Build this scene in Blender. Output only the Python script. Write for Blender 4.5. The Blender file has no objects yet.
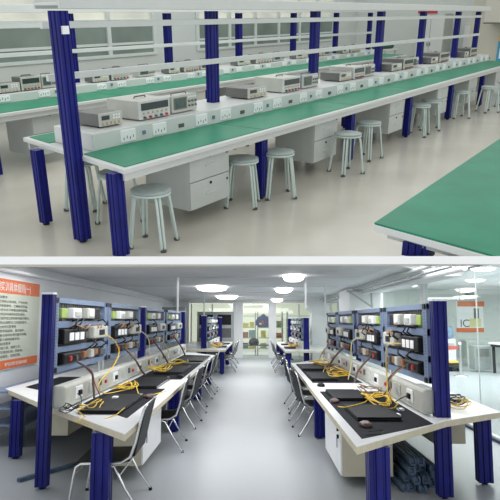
import bpy, math, random
from math import sin, cos, pi, radians, atan, tan
from mathutils import Vector, Matrix
random.seed(7)
SC = bpy.context.scene
COL = SC.collection

# ------------------------------------------------------------------ camera
PITCH = atan(70 / 600)                       # looking slightly up
YAW = atan(5 * cos(PITCH) / 600)
cd = bpy.data.cameras.new('camera'); cam = bpy.data.objects.new('camera', cd); COL.objects.link(cam)
cd.sensor_width = 36; cd.lens = 36 * 600 / 500; cd.clip_start = 0.05; cd.clip_end = 200


def basis(yaw, pitch, height):
    """camera axes (right, up, back) in a frame with x along the rows, y to the left, z up"""
    fl = Vector((cos(yaw), sin(yaw), 0)); r = Vector((sin(yaw), -cos(yaw), 0)); z = Vector((0, 0, 1))
    f = fl * cos(pitch) + z * sin(pitch); u = z * cos(pitch) - fl * sin(pitch)
    m = Matrix((r, u, -f)).transposed().to_4x4(); m.translation = Vector((0, 0, height))
    return m


CAMW = basis(YAW, PITCH, 1.69)
cam.matrix_world = CAMW
SC.camera = cam
# the upper room is a rigid body of its own: this carries its floor frame into the world
pa = -atan(238 / 600); ya = atan(450 * cos(pa) / 600)
ROOM_UP = CAMW @ basis(ya, pa, 1.9).inverted()

# ------------------------------------------------------------------ world, exposure, lights
w = bpy.data.worlds.new('world'); SC.world = w; w.use_nodes = True
bg = w.node_tree.nodes['Background']; bg.inputs[0].default_value = (0.95, 0.975, 0.975, 1); bg.inputs[1].default_value = 1.0
SC.view_settings.view_transform = 'Standard'; SC.view_settings.look = 'None'
SC.view_settings.exposure = 0.0; SC.view_settings.gamma = 1.0
try: SC.view_settings.use_curve_mapping = False
except Exception: pass
SC.cycles.max_bounces = 8


def area(name, loc, target, sx, sy, power, color=(1, 1, 1)):
    l = bpy.data.lights.new(name, 'AREA'); l.shape = 'RECTANGLE'; l.size = sx; l.size_y = sy; l.energy = power; l.color = color
    o = bpy.data.objects.new(name, l); COL.objects.link(o); o.location = loc
    o.rotation_euler = (Vector(target) - Vector(loc)).to_track_quat('-Z', 'Y').to_euler()
    return o


area('slab_fill_light', (8.0, 0, 1.69 + .093 * 8 - .03), (8.22, 0, 0), 7.0, 3.4, 200)  # added fill under the slab to brighten the near lower room, no real fixture
area('next_room_lamp_light', (17, -8.0, 2.85), (17, -8.0, 0), 7, 10, 800)
area('ceiling_lamp_light', (12.5, 0.1, 2.5), (12.5, 0.1, 0), 3.5, 3.5, 28)
area('ceiling_lamp_light', (17.2, 0.1, 2.5), (17.2, 0.1, 0), 3.5, 3.5, 28)
area('ceiling_lamp_light', (23.5, 0.1, 2.5), (23.5, 0.1, 0), 3.5, 1.6, 110)
o_ = area('ceiling_lamp_light', (8.5, 5.8, 3.4), (8.5, 5.8, 0), 9, 3.5, 110, (1, 1, 0.97))
o_.matrix_world = ROOM_UP @ o_.matrix_basis

# ------------------------------------------------------------------ materials
MATS = {}


def mat(name, col, rough=0.5, metal=0.0, var=0.0, scale=8, bump=0.0, emit=0.0, spec=0.5, col2=None):
    if name in MATS: return MATS[name]
    m = bpy.data.materials.new(name); m.use_nodes = True; nt = m.node_tree; b = nt.nodes['Principled BSDF']
    b.inputs['Base Color'].default_value = (*col, 1); b.inputs['Roughness'].default_value = rough
    b.inputs['Metallic'].default_value = metal; b.inputs['Specular IOR Level'].default_value = spec
    if emit:
        b.inputs['Emission Color'].default_value = (*col, 1); b.inputs['Emission Strength'].default_value = emit
    tc = nt.nodes.new('ShaderNodeTexCoord'); n = nt.nodes.new('ShaderNodeTexNoise'); n.inputs['Scale'].default_value = scale
    n.inputs['Detail'].default_value = 4
    nt.links.new(tc.outputs['Object'], n.inputs['Vector'])
    if var or col2:
        r = nt.nodes.new('ShaderNodeValToRGB')
        c2 = col2 or tuple(max(0, c * (1 - var)) for c in col)
        c1 = col if col2 else tuple(min(1, c * (1 + var)) for c in col)
        r.color_ramp.elements[0].position = 0.35; r.color_ramp.elements[1].position = 0.65
        r.color_ramp.elements[0].color = (*c2, 1); r.color_ramp.elements[1].color = (*c1, 1)
        nt.links.new(n.outputs['Fac'], r.inputs['Fac']); nt.links.new(r.outputs['Color'], b.inputs['Base Color'])
    if bump:
        bp = nt.nodes.new('ShaderNodeBump'); bp.inputs['Strength'].default_value = bump; bp.inputs['Distance'].default_value = 0.01
        nt.links.new(n.outputs['Fac'], bp.inputs['Height']); nt.links.new(bp.outputs['Normal'], b.inputs['Normal'])
    MATS[name] = m
    return m


def glass(name, tint=(0.95, 1, 0.98), gloss=0.08):
    m = bpy.data.materials.new(name); m.use_nodes = True; nt = m.node_tree; nt.nodes.clear()
    out = nt.nodes.new('ShaderNodeOutputMaterial'); mx = nt.nodes.new('ShaderNodeMixShader')
    t = nt.nodes.new('ShaderNodeBsdfTransparent'); g = nt.nodes.new('ShaderNodeBsdfGlossy')
    t.inputs[0].default_value = (*tint, 1); g.inputs['Roughness'].default_value = 0.03; mx.inputs[0].default_value = gloss
    nt.links.new(t.outputs[0], mx.inputs[1]); nt.links.new(g.outputs[0], mx.inputs[2]); nt.links.new(mx.outputs[0], out.inputs[0])
    MATS[name] = m
    return m


def frosted(name, col, clear):
    m = bpy.data.materials.new(name); m.use_nodes = True; nt = m.node_tree; nt.nodes.clear()
    out = nt.nodes.new('ShaderNodeOutputMaterial'); mx = nt.nodes.new('ShaderNodeMixShader')
    tc = nt.nodes.new('ShaderNodeTexCoord'); n = nt.nodes.new('ShaderNodeTexNoise'); n.inputs['Scale'].default_value = 0.9
    r = nt.nodes.new('ShaderNodeValToRGB'); r.color_ramp.elements[0].position = 0.3; r.color_ramp.elements[1].position = 0.7
    r.color_ramp.elements[0].color = (*[c * 0.72 for c in col], 1); r.color_ramp.elements[1].color = (*[c * 1.15 for c in col], 1)
    t = nt.nodes.new('ShaderNodeBsdfTransparent'); d = nt.nodes.new('ShaderNodeBsdfPrincipled'); d.inputs['Roughness'].default_value = 0.25
    nt.links.new(tc.outputs['Object'], n.inputs['Vector']); nt.links.new(n.outputs['Fac'], r.inputs[0]); nt.links.new(r.outputs[0], d.inputs['Base Color'])
    mx.inputs[0].default_value = 1 - clear
    nt.links.new(t.outputs[0], mx.inputs[1]); nt.links.new(d.outputs[0], mx.inputs[2]); nt.links.new(mx.outputs[0], out.inputs[0])
    MATS[name] = m
    return m


BLUE = mat('blue_powder_coat', (0.008, 0.011, 0.155), 0.4, 0.0, 0.15, 6, spec=0.25)
GREEN = mat('green_rubber_mat', (0.008, 0.225, 0.120), 0.38, 0, 0.10, 3, 0.1, spec=0.25)
WHITE = mat('white_laminate', (0.63, 0.65, 0.635), 0.35, 0, 0.02, 5)
TOPW = mat('white_worktop', (0.86, 0.87, 0.88), 0.3, 0, 0.02, 5)
EDGE = mat('cream_edge_banding', (0.62, 0.56, 0.42), 0.5, 0, 0.06, 12)
GRAYW = mat('pale_grey_paint', (0.50, 0.53, 0.51), 0.4, 0, 0.03, 5)
STOOLM = mat('pale_mint_tube', (0.56, 0.66, 0.62), 0.35, 0.0, 0.03)
STOOLS = mat('grey_green_seat', (0.34, 0.40, 0.385), 0.4, 0, 0.08, 20)
BLACK = mat('black_plastic', (0.010, 0.010, 0.012), 0.45, 0, 0.2, 10, spec=0.2)
DARK = mat('dark_grey_metal', (0.09, 0.09, 0.09), 0.4, 0, 0.1, 10)
MIDG = mat('instrument_grey', (0.15, 0.155, 0.145), 0.45, 0, 0.06, 8)
INSW = mat('instrument_ivory', (0.52, 0.53, 0.48), 0.45, 0, 0.04, 8)
KNOB = mat('beige_knob', (0.55, 0.5, 0.36), 0.4, 0, 0.1)
SCRN = mat('dark_screen', (0.03, 0.05, 0.05), 0.15, 0, 0.1)
SCRG = mat('green_grey_screen', (0.07, 0.11, 0.10), 0.2, 0, 0.2)
CHROME = mat('chrome', (0.72, 0.73, 0.74), 0.22, 0.9, 0.03)
SEATB = mat('black_leatherette', (0.012, 0.013, 0.014), 0.5, 0, 0.2, 30, 0.05, spec=.2)
MATB = mat('black_desk_mat', (0.009, 0.011, 0.016), 0.7, 0, 0.15, 20, spec=0.1)
STEELB = mat('steel_blue_frame', (0.18, 0.245, 0.38), 0.45, 0.1, 0.05, 8)
PIPEB = mat('slate_blue_profile', (0.09, 0.14, 0.22), 0.45, 0.2, 0.25, 9)
MESHM = mat('wire_mesh_plate', (0.20, 0.19, 0.18), 0.6, 0.2, 0, 60, 0.3, col2=(0.07, 0.065, 0.06))
YEL = mat('yellow_cable', (0.75, 0.50, 0.03), 0.45, 0, 0.1)
RED = mat('red_plastic', (0.5, 0.03, 0.03), 0.4, 0, 0.1)
GRN2 = mat('lime_terminal', (0.35, 0.48, 0.12), 0.5, 0, 0.1)
ORANGE = mat('orange_print', (0.75, 0.18, 0.055), 0.5, 0, 0.03)
PAPER = mat('poster_paper', (0.62, 0.66, 0.56), 0.5, 0, 0.03, 2)
INK = mat('dark_ink', (0.10, 0.11, 0.10), 0.6)
WHT = mat('plain_white', (0.88, 0.89, 0.9), 0.5, 0, 0.01)
WALLM = mat('white_wall_paint', (0.64, 0.68, 0.655), 0.6, 0, 0.02, 1.2)
WALLB = mat('bluish_wall_paint', (0.82, 0.85, 0.88), 0.6, 0, 0.02, 1.2)
BEIGE = mat('beige_wall_paint', (0.56, 0.55, 0.47), 0.6, 0, 0.03, 1)
FRAMEM = mat('window_frame_paint', (0.66, 0.72, 0.69), 0.4, 0, 0.02)
FLOORA = mat('polished_screed', (0.56, 0.535, 0.465), 0.2, 0, 0.06, 1.1, spec=0.5)
FLOORB = mat('speckled_vinyl', (0.40, 0.43, 0.46), 0.36, 0, 0, 160, spec=0.4, col2=(0.32, 0.34, 0.36))
CEIL = mat('ceiling_panel_white', (0.80, 0.81, 0.83), 0.6, 0, 0.05, 0.6)
LAMP = mat('lamp_glow', (1, 1, 1), 0.5, emit=9.0)
STEELG = mat('grey_cabinet_steel', (0.28, 0.31, 0.31), 0.4, 0.1, 0.04)
CLEAR = glass('clear_glass')
FROST = frosted('film_covered_glass', (0.24, 0.30, 0.265), 0.08)
FROSTU = frosted('pale_frosted_glass', (0.86, 0.85, 0.70), 0.5)

# ------------------------------------------------------------------ mesh helpers
UPPER = []          # roots that live in the upper room


class MB:
    def __init__(s): s.v = []; s.f = []; s.m = []; s.mats = []; s.cur = 0; s.smooth = []

    def use(s, m):
        if m not in s.mats: s.mats.append(m)
        s.cur = s.mats.index(m); return s

    def add(s, vs, fs, sm=False):
        b = len(s.v); s.v += [tuple(v) for v in vs]
        for f in fs: s.f.append([b + i for i in f]); s.m.append(s.cur); s.smooth.append(sm)
        return s

    def box(s, x0, x1, y0, y1, z0, z1):
        x0, x1 = min(x0, x1), max(x0, x1); y0, y1 = min(y0, y1), max(y0, y1); z0, z1 = min(z0, z1), max(z0, z1)
        return s.add([(x, y, z) for z in (z0, z1) for x, y in ((x0, y0), (x1, y0), (x1, y1), (x0, y1))],
                     [(3, 2, 1, 0), (4, 5, 6, 7), (0, 1, 5, 4), (1, 2, 6, 5), (2, 3, 7, 6), (3, 0, 4, 7)])

    def prism(s, poly, z0, z1):
        a = sum(poly[i - 1][0] * poly[i][1] - poly[i][0] * poly[i - 1][1] for i in range(len(poly)))
        if a < 0: poly = poly[::-1]
        n = len(poly); vs = [(x, y, z0) for x, y in poly] + [(x, y, z1) for x, y in poly]
        return s.add(vs, [tuple(range(n))[::-1], tuple(range(n, 2 * n))] + [(i, (i + 1) % n, n + (i + 1) % n, n + i) for i in range(n)])

    def rprism(s, axis, poly, a0, a1):
        """extrude a polygon along x or y"""
        n = len(poly)
        mk = (lambda t, p: (t, p[0], p[1])) if axis == 'x' else (lambda t, p: (p[0], t, p[1]))
        vs = [mk(a0, p) for p in poly] + [mk(a1, p) for p in poly]
        return s.add(vs, [tuple(range(n))[::-1], tuple(range(n, 2 * n))] + [(i, (i + 1) % n, n + (i + 1) % n, n + i) for i in range(n)])

    def cyl(s, p0, p1, r, r1=None, n=12):
        return s.tube([p0, p1], r, n, r1)

    def tube(s, pts, r, n=8, r1=None):
        pts = [Vector(p) for p in pts]; k = len(pts); vs = []
        d = (pts[1] - pts[0]).normalized(); up = Vector((0, 0, 1)) if abs(d.z) < .9 else Vector((1, 0, 0))
        a = d.cross(up).normalized()
        for i, p in enumerate(pts):
            d = (pts[min(i + 1, k - 1)] - pts[max(i - 1, 0)]).normalized()
            a = (a - d * a.dot(d)).normalized(); b = d.cross(a)
            rr = r if r1 is None else r + (r1 - r) * i / (k - 1)
            vs += [p + (a * cos(t) + b * sin(t)) * rr for t in [2 * pi * j / n for j in range(n)]]
        fs = [(i * n + j, i * n + (j + 1) % n, (i + 1) * n + (j + 1) % n, (i + 1) * n + j) for i in range(k - 1) for j in range(n)]
        s.add(vs, fs, True)
        s.add([vs[j] for j in range(n)], [tuple(range(n))[::-1]]); s.add([vs[(k - 1) * n + j] for j in range(n)], [tuple(range(n))])
        return s

    def lathe(s, prof, c=(0, 0, 0), n=24):
        vs = [(c[0] + r * cos(2 * pi * j / n), c[1] + r * sin(2 * pi * j / n), c[2] + z) for r, z in prof for j in range(n)]
        k = len(prof)
        s.add(vs, [(i * n + j, i * n + (j + 1) % n, (i + 1) * n + (j + 1) % n, (i + 1) * n + j) for i in range(k - 1) for j in range(n)], True)
        s.add(vs[:n], [tuple(range(n))[::-1]]); s.add(vs[-n:], [tuple(range(n))]); return s

    def build(s, name, material=None, parent=None, bevel=0.0, loc=None, **props):
        me = bpy.data.meshes.new(name); me.from_pydata(s.v, [], s.f)
        ms = s.mats or [material]
        for m in ms: me.materials.append(m)
        for p, mi, sm in zip(me.polygons, s.m, s.smooth): p.material_index = mi if s.mats else 0; p.use_smooth = sm
        me.validate(); me.update()
        o = bpy.data.objects.new(name, me); COL.objects.link(o)
        if parent: o.parent = parent
        if loc: o.location = loc
        if bevel:
            b = o.modifiers.new('bevel', 'BEVEL'); b.width = bevel; b.segments = 2; b.limit_method = 'ANGLE'; b.angle_limit = radians(40)
        for k, v in props.items(): o[k] = v
        return o


def B(*a): return MB().box(*a)


def thing(name, label, cat, loc=(0, 0, 0), rz=0, group=None, up=False):
    o = bpy.data.objects.new(name, None); COL.objects.link(o); o.empty_display_size = 0.1
    o.location = loc; o.rotation_euler = (0, 0, rz); o['label'] = label; o['category'] = cat
    if group: o['group'] = group
    if up: UPPER.append(o)
    return o


def tag(o, label, cat, group=None, up=False, kind=None):
    o['label'] = label; o['category'] = cat
    if group: o['group'] = group
    if kind: o['kind'] = kind
    if up: UPPER.append(o)
    return o


def struct(o, up=False):
    o['kind'] = 'structure'
    if up: UPPER.append(o)
    return o


def dup(root, loc, rz, label, up=False, sc=None):
    r = root.copy(); COL.objects.link(r); r.location = loc; r.rotation_euler = (0, 0, rz); r['label'] = label
    if sc: r.scale = sc
    if up: UPPER.append(r)
    for ch in list(root.children):
        c = ch.copy(); COL.objects.link(c); c.parent = r
        for g in ch.children:
            d = g.copy(); COL.objects.link(d); d.parent = c
    return r


def text(body, size, m, parent, loc, rot, name='lettering', ext=0.0006, sx=1.0, align='LEFT'):
    c = bpy.data.curves.new(name, 'FONT'); c.body = body; c.size = size; c.extrude = ext; c.align_x = align; c.materials.append(m)
    tmp = bpy.data.objects.new('tmp', c); COL.objects.link(tmp); bpy.context.view_layer.update()
    me = bpy.data.meshes.new_from_object(tmp.evaluated_get(bpy.context.evaluated_depsgraph_get())); me.name = name
    bpy.data.objects.remove(tmp)
    o = bpy.data.objects.new(name, me); COL.objects.link(o); o.parent = parent; o.location = loc; o.rotation_euler = rot; o.scale = (sx, 1, 1)
    return o


ORD = ['nearest', 'second nearest', 'third nearest', 'fourth nearest', 'fifth nearest', 'sixth nearest', 'seventh nearest', 'eighth nearest']


def profile_post(name, x, y, z0, z1, wx, wy, parent, cap=True, foot=True):
    """blue extruded aluminium post with vertical grooves"""
    mb = MB().use(BLUE)
    def side(n, L):
        return [L * i / n for i in range(n)]
    g = 0.08 * min(wx, wy)
    pts = []
    hx, hy = wx / 2, wy / 2
    def edge(ax, ay, bx, by, nx, ny):
        for a, d in ((0, 0), (.20, 0), (.24, 1), (.32, 1), (.36, 0), (.64, 0), (.68, 1), (.76, 1), (.80, 0)):
            pts.append((x + ax + (bx - ax) * a - nx * g * d, y + ay + (by - ay) * a - ny * g * d))
    edge(-hx, -hy, hx, -hy, 0, -1); edge(hx, -hy, hx, hy, 1, 0); edge(hx, hy, -hx, hy, 0, 1); edge(-hx, hy, -hx, -hy, -1, 0)
    mb.prism(pts, z0 + (0.025 if foot else 0), z1)
    o = mb.build(name, BLUE, parent)
    if foot:
        MB().cyl((x, y, z0), (x, y, z0 + 0.03), 0.03, n=12).build('levelling_foot', BLACK, o)
    if cap:
        B(x - hx * 1.05, x + hx * 1.05, y - hy * 1.05, y + hy * 1.05, z1, z1 + 0.02).build('end_cap', WHT, o, 0.003)
    return o


# ================================================================== DIVIDING SLAB between the two rooms
s = MB().use(WHT).rprism('y', [(2.8, 1.69 + .0926 * 2.8), (9.75, 1.69 + .0930 * 9.75), (9.75, 1.69 + .1050 * 9.75), (2.8, 1.69 + .1060 * 2.8)], -5.2, 5.2)
struct(s.build('trim_1', WHT))

# ================================================================== UPPER ROOM: structure
FL_A = [(2.3, 4.66), (5.15, 0.66), (8.0, -3.4), (30, -3.4), (30, 10.05), (2.3, 10.05)]
struct(MB().prism(FL_A, -0.06, 0).build('floor', FLOORA), True)
YW = 10.0
wb = MB().use(WALLM)
wb.box(2.3, 21, YW, YW + .2, 0, 1.0)                    # under the sills
wb.box(10.62, 12.0, YW, YW + .2, 1.0, 3.2)
wb.box(19.3, 21, YW, YW + .2, 1.0, 3.2)
wb.box(2.3, 10.62, YW, YW + .2, 2.9, 3.2); wb.box(12.0, 19.3, YW, YW + .2, 2.9, 3.2)
struct(wb.build('wall_back'), True)
struct(B(21, 21.2, 5.55, YW + .2, 0, 3.2).build('wall_end', WALLM), True)
we = MB().use(BEIGE).box(19.5, 21.2, 0, 5.55, 0, 3.2)
struct(we.build('wall_right'), True)


def window_a(name, x0, x1, muls, z0=1.0, z1=2.9, zt=1.72):
    f = MB().use(FRAMEM)
    f.box(x0, x1, YW - .04, YW + .06, z0, z0 + .06); f.box(x0, x1, YW - .02, YW + .06, z1 - .06, z1); f.box(x0, x1, YW - .03, YW + .06, zt - .035, zt + .035)
    for m in [x0 + .04] + muls + [x1 - .04]: f.box(m - .05, m + .05, YW - .03, YW + .06, z0, z1)
    f.box(x0, x1, YW - .01, YW + .03, 1.24, 1.29)
    o = struct(f.build(name, FRAMEM, None, 0.004), True)
    xs = [x0 + .04] + muls + [x1 - .04]
    for a, b in zip(xs[:-1], xs[1:]):
        B(a + .05, b - .05, YW + .01, YW + .02, z0 + .06, zt - .035).build('pane', FROST, o)
        B(a + .05, b - .05, YW + .01, YW + .02, zt + .035, z1 - .06).build('pane', FROSTU, o)
    return o


window_a('window_1', 2.4, 10.6, [4.2, 5.6, 7.88, 9.2])
window_a('window_2', 12.05, 19.25, [13.4, 14.6, 15.8, 17.0, 18.1])
struct(B(2.3, 21, YW - .03, YW, 0, .1).build('baseboard_back', GRAYW), True)

# ------------------------------------------------------------------ upper room: benches
SKEW = 0.2


def bench_a(label, x0, x1, yf, yr, yb0, yb1, zb, posts, legs, rear_legs, yp, shelf, seams, rails=(1.80, 1.385)):
    """long double-sided bench: y from yf (front) to yr, power box between yb0 and yb1"""
    t = thing('workbench', label, 'workbench', ((x0 + x1) / 2, (yf + yr) / 2, 0), up=True)
    ox, oy = -(x0 + x1) / 2, -(yf + yr) / 2
    def sx(x, y): return x + SKEW * (y - yf) if x < x0 + .3 else x
    def quad(xa, xb, ya, yb): return [(sx(xa, ya) + ox, ya + oy), (xb + ox, ya + oy), (xb + ox, yb + oy), (sx(xa, yb) + ox, yb + oy)]
    MB().use(WHITE).prism(quad(x0, x1, yf, yr), .725, .765).build('tabletop', WHITE, t, .006)
    MB().prism(quad(x0 + .03, x1 - .03, yf + .04, yf + .065), .66, .726).build('apron', WHITE, t)
    MB().prism(quad(x0 + .03, x1 - .03, yr - .065, yr - .04), .66, .726).build('apron', WHITE, t)
    xs = [x0 + .05] + seams + [x1 - .03]
    for a, b in zip(xs[:-1], xs[1:]):
        MB().prism(quad(a, b - .012, yf + .05, yb0), .765, .771).build('green_mat', GREEN, t)
        MB().prism(quad(a, b - .012, yb1, yr - .05), .765, .771).build('green_mat', GREEN, t)
    bx = MB().prism([(x0 + .30 + ox, yb0 + oy), (x1 - .1 + ox, yb0 + oy), (x1 - .1 + ox, yb1 + oy), (x0 + .38 + ox, yb1 + oy)], .766, zb).build('power_box', WHITE, t, .008)
    k = 0
    x = x0 + .62
    while x < x1 - .8:
        for d in (0, .42):
            p = B(x + d + ox, x + d + .19 + ox, yb0 - .012 + oy, yb0 + .002 + oy, .79, zb - .02).build('socket', WHT, bx, .004)
            if x < 9:
                hh = MB()
                for i in range(4):
                    cx = x + d + .035 + i * .04 + ox
                    hh.box(cx - .004, cx + .004, yb0 - .0135 + oy, yb0 - .011 + oy, .81 + .012 * (i % 2), .835 + .012 * (i % 2))
                m_ = hh.build('socket_hole', DARK, bx)
        B(x + .285 + ox, x + .32 + ox, yb0 - .012 + oy, yb0 + oy, .825, .86).build('round_socket', mat('blue_grey_jack', (.12, .2, .3), .4), bx)
        if zb > .9:
            B(x + .80 + ox, x + .88 + ox, yb0 - .008 + oy, yb0 + oy, .81, .85).build('switch', DARK, bx, .003)
        x += 1.065
    for xl in legs: profile_post('leg', xl + .12 + ox, yf + .12 + oy, 0, .725, .11, .09, t, cap=False)
    for xl in rear_legs: profile_post('leg', xl + ox, yr - .42 + oy, 0, .725, .09, .085, t, cap=False)
    for i, xp in enumerate(posts): profile_post('post', xp + ox, (yp if i else yp - .37) + oy, 0, shelf - .02, .11, .11, t, cap=False, foot=i == 0)
    B(posts[0] - .03 + ox, posts[0] + .03 + ox, yp - .37 - .075 + oy, yp - .37 - .055 + oy, 1.74, 1.80).build('rail_clip', WHT, t)
    sh = MB().use(WHITE).box(posts[0] + .18 + ox, x1 + .3 + ox, yp - .16 + oy, yp + .16 + oy, shelf + .02, shelf + .045)
    sh.box(posts[0] + .18 + ox, x1 + .3 + ox, yp - .17 + oy, yp - .15 + oy, shelf - .005, shelf + .10)
    sh.box(posts[0] + .18 + ox, x1 + .3 + ox, yp + .15 + oy, yp + .17 + oy, shelf - .005, shelf + .10)
    sh.build('top_shelf', WHITE, t, .004)
    for z in rails:
        MB().box(posts[0] + .05 + ox, posts[-1] + ox, yp - .095 + oy, yp - .06 + oy, z - .028, z + .028).build('rail', WHITE, t, .004)
    return t


bench_a('long front workbench with green mats, blue posts and white shelf rail', 3.17, 16.35, 3.40, 5.15, 4.08, 4.70, .92,
        [3.25, 5.63, 8.0, 10.3, 12.35, 14.6, 16.2], [3.06, 5.14, 7.27, 9.38, 11.5, 13.63, 15.7], [3.36, 5.5, 7.6, 9.7, 11.8, 13.9], 4.45, 1.93, [5.2, 7.35, 9.5, 11.65, 13.8])
bench_a('rear workbench row with green mats standing before the windows', 2.6, 17.3, 6.60, 8.35, 7.33, 7.86, .885,
        [4.2, 6.33, 8.5, 10.67, 12.85, 15.0, 17.1], [4.04, 6.15, 8.28, 10.4, 12.5, 14.6, 16.8], [4.2, 6.3, 8.4, 10.5, 12.6, 14.8], 7.72, 1.90, [4.15, 6.28, 8.4, 10.5, 12.6, 14.8], (1.72, 1.35))

# near right bench, cut off by the dividing slab
t = thing('workbench', 'empty green-topped bench corner at the lower right of the upper room', 'workbench', (5, .8, 0), up=True)
MB().prism([(3.08 - 5, 1.28 - .8), (2.935 - 5, .52 - .8), (3.03 - 5, .40 - .8), (7.5 - 5, .40 - .8), (7.5 - 5, 1.33 - .8)], .725, .765).build('tabletop', WHITE, t, .004)
MB().prism([(3.085 - 5, 1.282 - .8), (2.955 - 5, .545 - .8), (3.05 - 5, .405 - .8), (7.5 - 5, .405 - .8), (7.5 - 5, 1.335 - .8)], .7655, .775).build('green_mat', GREEN, t, .004)
MB().prism([(3.12 - 5, 1.21 - .8), (3.02 - 5, .66 - .8), (3.05 - 5, .60 - .8), (7.5 - 5, .60 - .8), (7.5 - 5, 1.25 - .8)], .685, .726).build('apron', GRAYW, t)
lp = MB().use(BLUE)
for i in range(4): lp.box(3.075 - 5, 3.19 - 5, .945 + i * .04 - .8, .978 + i * .04 - .8, .62, .70)
lp.box(3.085 - 5, 3.185 - 5, .95 - .8, 1.09 - .8, .62, .70)
lp.build('leg', BLUE, t)


# ------------------------------------------------------------------ upper room: drawer cabinets
def cabinet_a(label, x0, x1, y0, y1, z0, n=2, group='drawer cabinets under the upper-room benches'):
    t = thing('drawer_cabinet', label, 'cabinet', ((x0 + x1) / 2, y0, z0), group=group, up=True)
    wx = (x1 - x0) / 2; h = .70 - z0
    MB().box(-wx, wx, .02, y1 - y0, 0, h + .02).build('body', GRAYW, t, .003)
    for k in range(n):
        za, zb = h * k / n + .004, h * (k + 1) / n - .004
        d = B(-wx + .004, wx - .004, 0, .02, za, zb).build('drawer', GRAYW, t, .003)
        B(-.07, .07, -.012, 0, (za + zb) / 2 - .012, (za + zb) / 2 - .004).build('handle', WHITE, d)
        MB().cyl((0, -.008, zb - .045), (0, .005, zb - .045), .014, n=10).build('lock', BLACK, d)
        MB().cyl((wx - .04, -.008, zb - .06), (wx - .04, .005, zb - .06), .012, n=10).build('hinge_lock', DARK, d)
    return t


for i, (a, b) in enumerate([(4.06, 4.66), (6.38, 6.98), (8.68, 9.25), (10.82, 11.4), (12.7, 13.3), (14.8, 15.3)]):
    cabinet_a(f'two-drawer cabinet hung on the aisle side of the front bench, {ORD[i]}', a, b, 3.50, 4.06, .17)
for i, a in enumerate((5.35, 7.6, 9.9, 12.1)):
    cabinet_a(f'white cabinet hung on the window side of the front bench, {ORD[i]}', a, a + .6, 4.72, 5.08, .22)
for i, a in enumerate((4.76, 7.0, 9.2, 11.4, 13.5)):
    cabinet_a(f'two-drawer white cabinet under the rear bench, {ORD[i]} to the camera', a, a + .55, 6.72, 7.3, .14)


# ------------------------------------------------------------------ upper room: stools
def make_stool(label, loc, rz):
    t = thing('stool', label, 'stool', loc, rz, 'round stools by the upper-room benches', up=True)
    h = .50
    MB().lathe([(.12, h - .02), (.165, h - .02), (.172, h - .008), (.168, h + .006), (.15, h + .010), (.02, h + .006)]).build('seat', STOOLS, t)
    MB().lathe([(.15, h - .035), (.172, h - .035), (.172, h - .018), (.15, h - .018)]).build('seat_rim', STOOLM, t)
    for k in range(4):
        a = pi / 4 + k * pi / 2; d = Vector((cos(a), sin(a), 0)); q = Vector((-sin(a), cos(a), 0))
        l = MB()
        for sgn in (-1, 1):
            o = q * (.016 * sgn)
            l.tube([d * .09 + q * .05 * sgn + Vector((0, 0, h - .03)), d * .135 + o + Vector((0, 0, h - .03)), d * .155 + o + Vector((0, 0, h - .07)), d * .17 + o + Vector((0, 0, h - .16)), d * .215 + o + Vector((0, 0, .015))], .0125, 8)
        lg = l.build('leg', STOOLM, t)
        MB().cyl(d * .216 + Vector((0, 0, 0)), d * .216 + Vector((0, 0, .025)), .026, n=10).build('rubber_foot', DARK, lg)
    return t


st_pos = [(3.56, 3.51), (4.95, 3.55), (5.45, 3.42), (6.82, 3.27), (7.72, 3.40), (9.75, 3.42), (10.4, 3.45), (11.95, 3.42)]
st0 = None
for i, (x, y) in enumerate(st_pos):
    lb = f'round grey stool on the aisle side of the front bench, {ORD[i]} to the camera'
    if st0 is None: st0 = make_stool(lb, (x, y, 0), .35)
    else: dup(st0, (x, y, 0), .2 + .3 * i, lb, True)
for i, (x, y) in enumerate([(3.80, 4.18), (3.95, 4.85), (5.75, 5.35), (7.3, 5.4)]):
    dup(st0, (x, y, 0), .5 * i, ['round grey stool pushed under the near end of the front bench', 'round grey stool behind the near blue posts of the front bench',
        'round grey stool on the far side of the front bench, seen past the first cabinet', 'round grey stool on the far side of the front bench, farther along'][i], True)


# ------------------------------------------------------------------ upper room: instruments
def gen(label, x0, x1, y, z, d=.30, tilt=0):
    W = (x1 - x0); h = .125
    t = thing('signal_generator', label, 'signal generator', ((x0 + x1) / 2, y, z), tilt, 'signal generators on the benches', up=True)
    B(-W / 2, W / 2, .012, d, .012, h).build('case', MIDG, t, .006)
    B(-W / 2 - .003, W / 2 + .003, -.004, .014, .012, h + .003).build('front_panel', INSW, t, .004)
    B(-W * .42, -W * .08, -.008, -.002, h * .55, h * .85).build('display', SCRN, t)
    for i in range(5): MB().cyl((-W * .36 + i * W * .18, -.022, h * .3), (-W * .36 + i * W * .18, 0, h * .3), .014, n=10).build('knob', KNOB, t)
    b = MB()
    for i in range(3):
        for j in range(2): b.box(W * .08 + i * W * .12, W * .15 + i * W * .12, -.01, -.002, h * (.55 + .2 * j), h * (.67 + .2 * j))
    b.build('button_row', WHT, t)
    for sx_ in (-1, 1): B(sx_ * W * .38 - .015, sx_ * W * .38 + .015, .03, .06, 0, .014).build('foot', BLACK, t)
    return t


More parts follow.
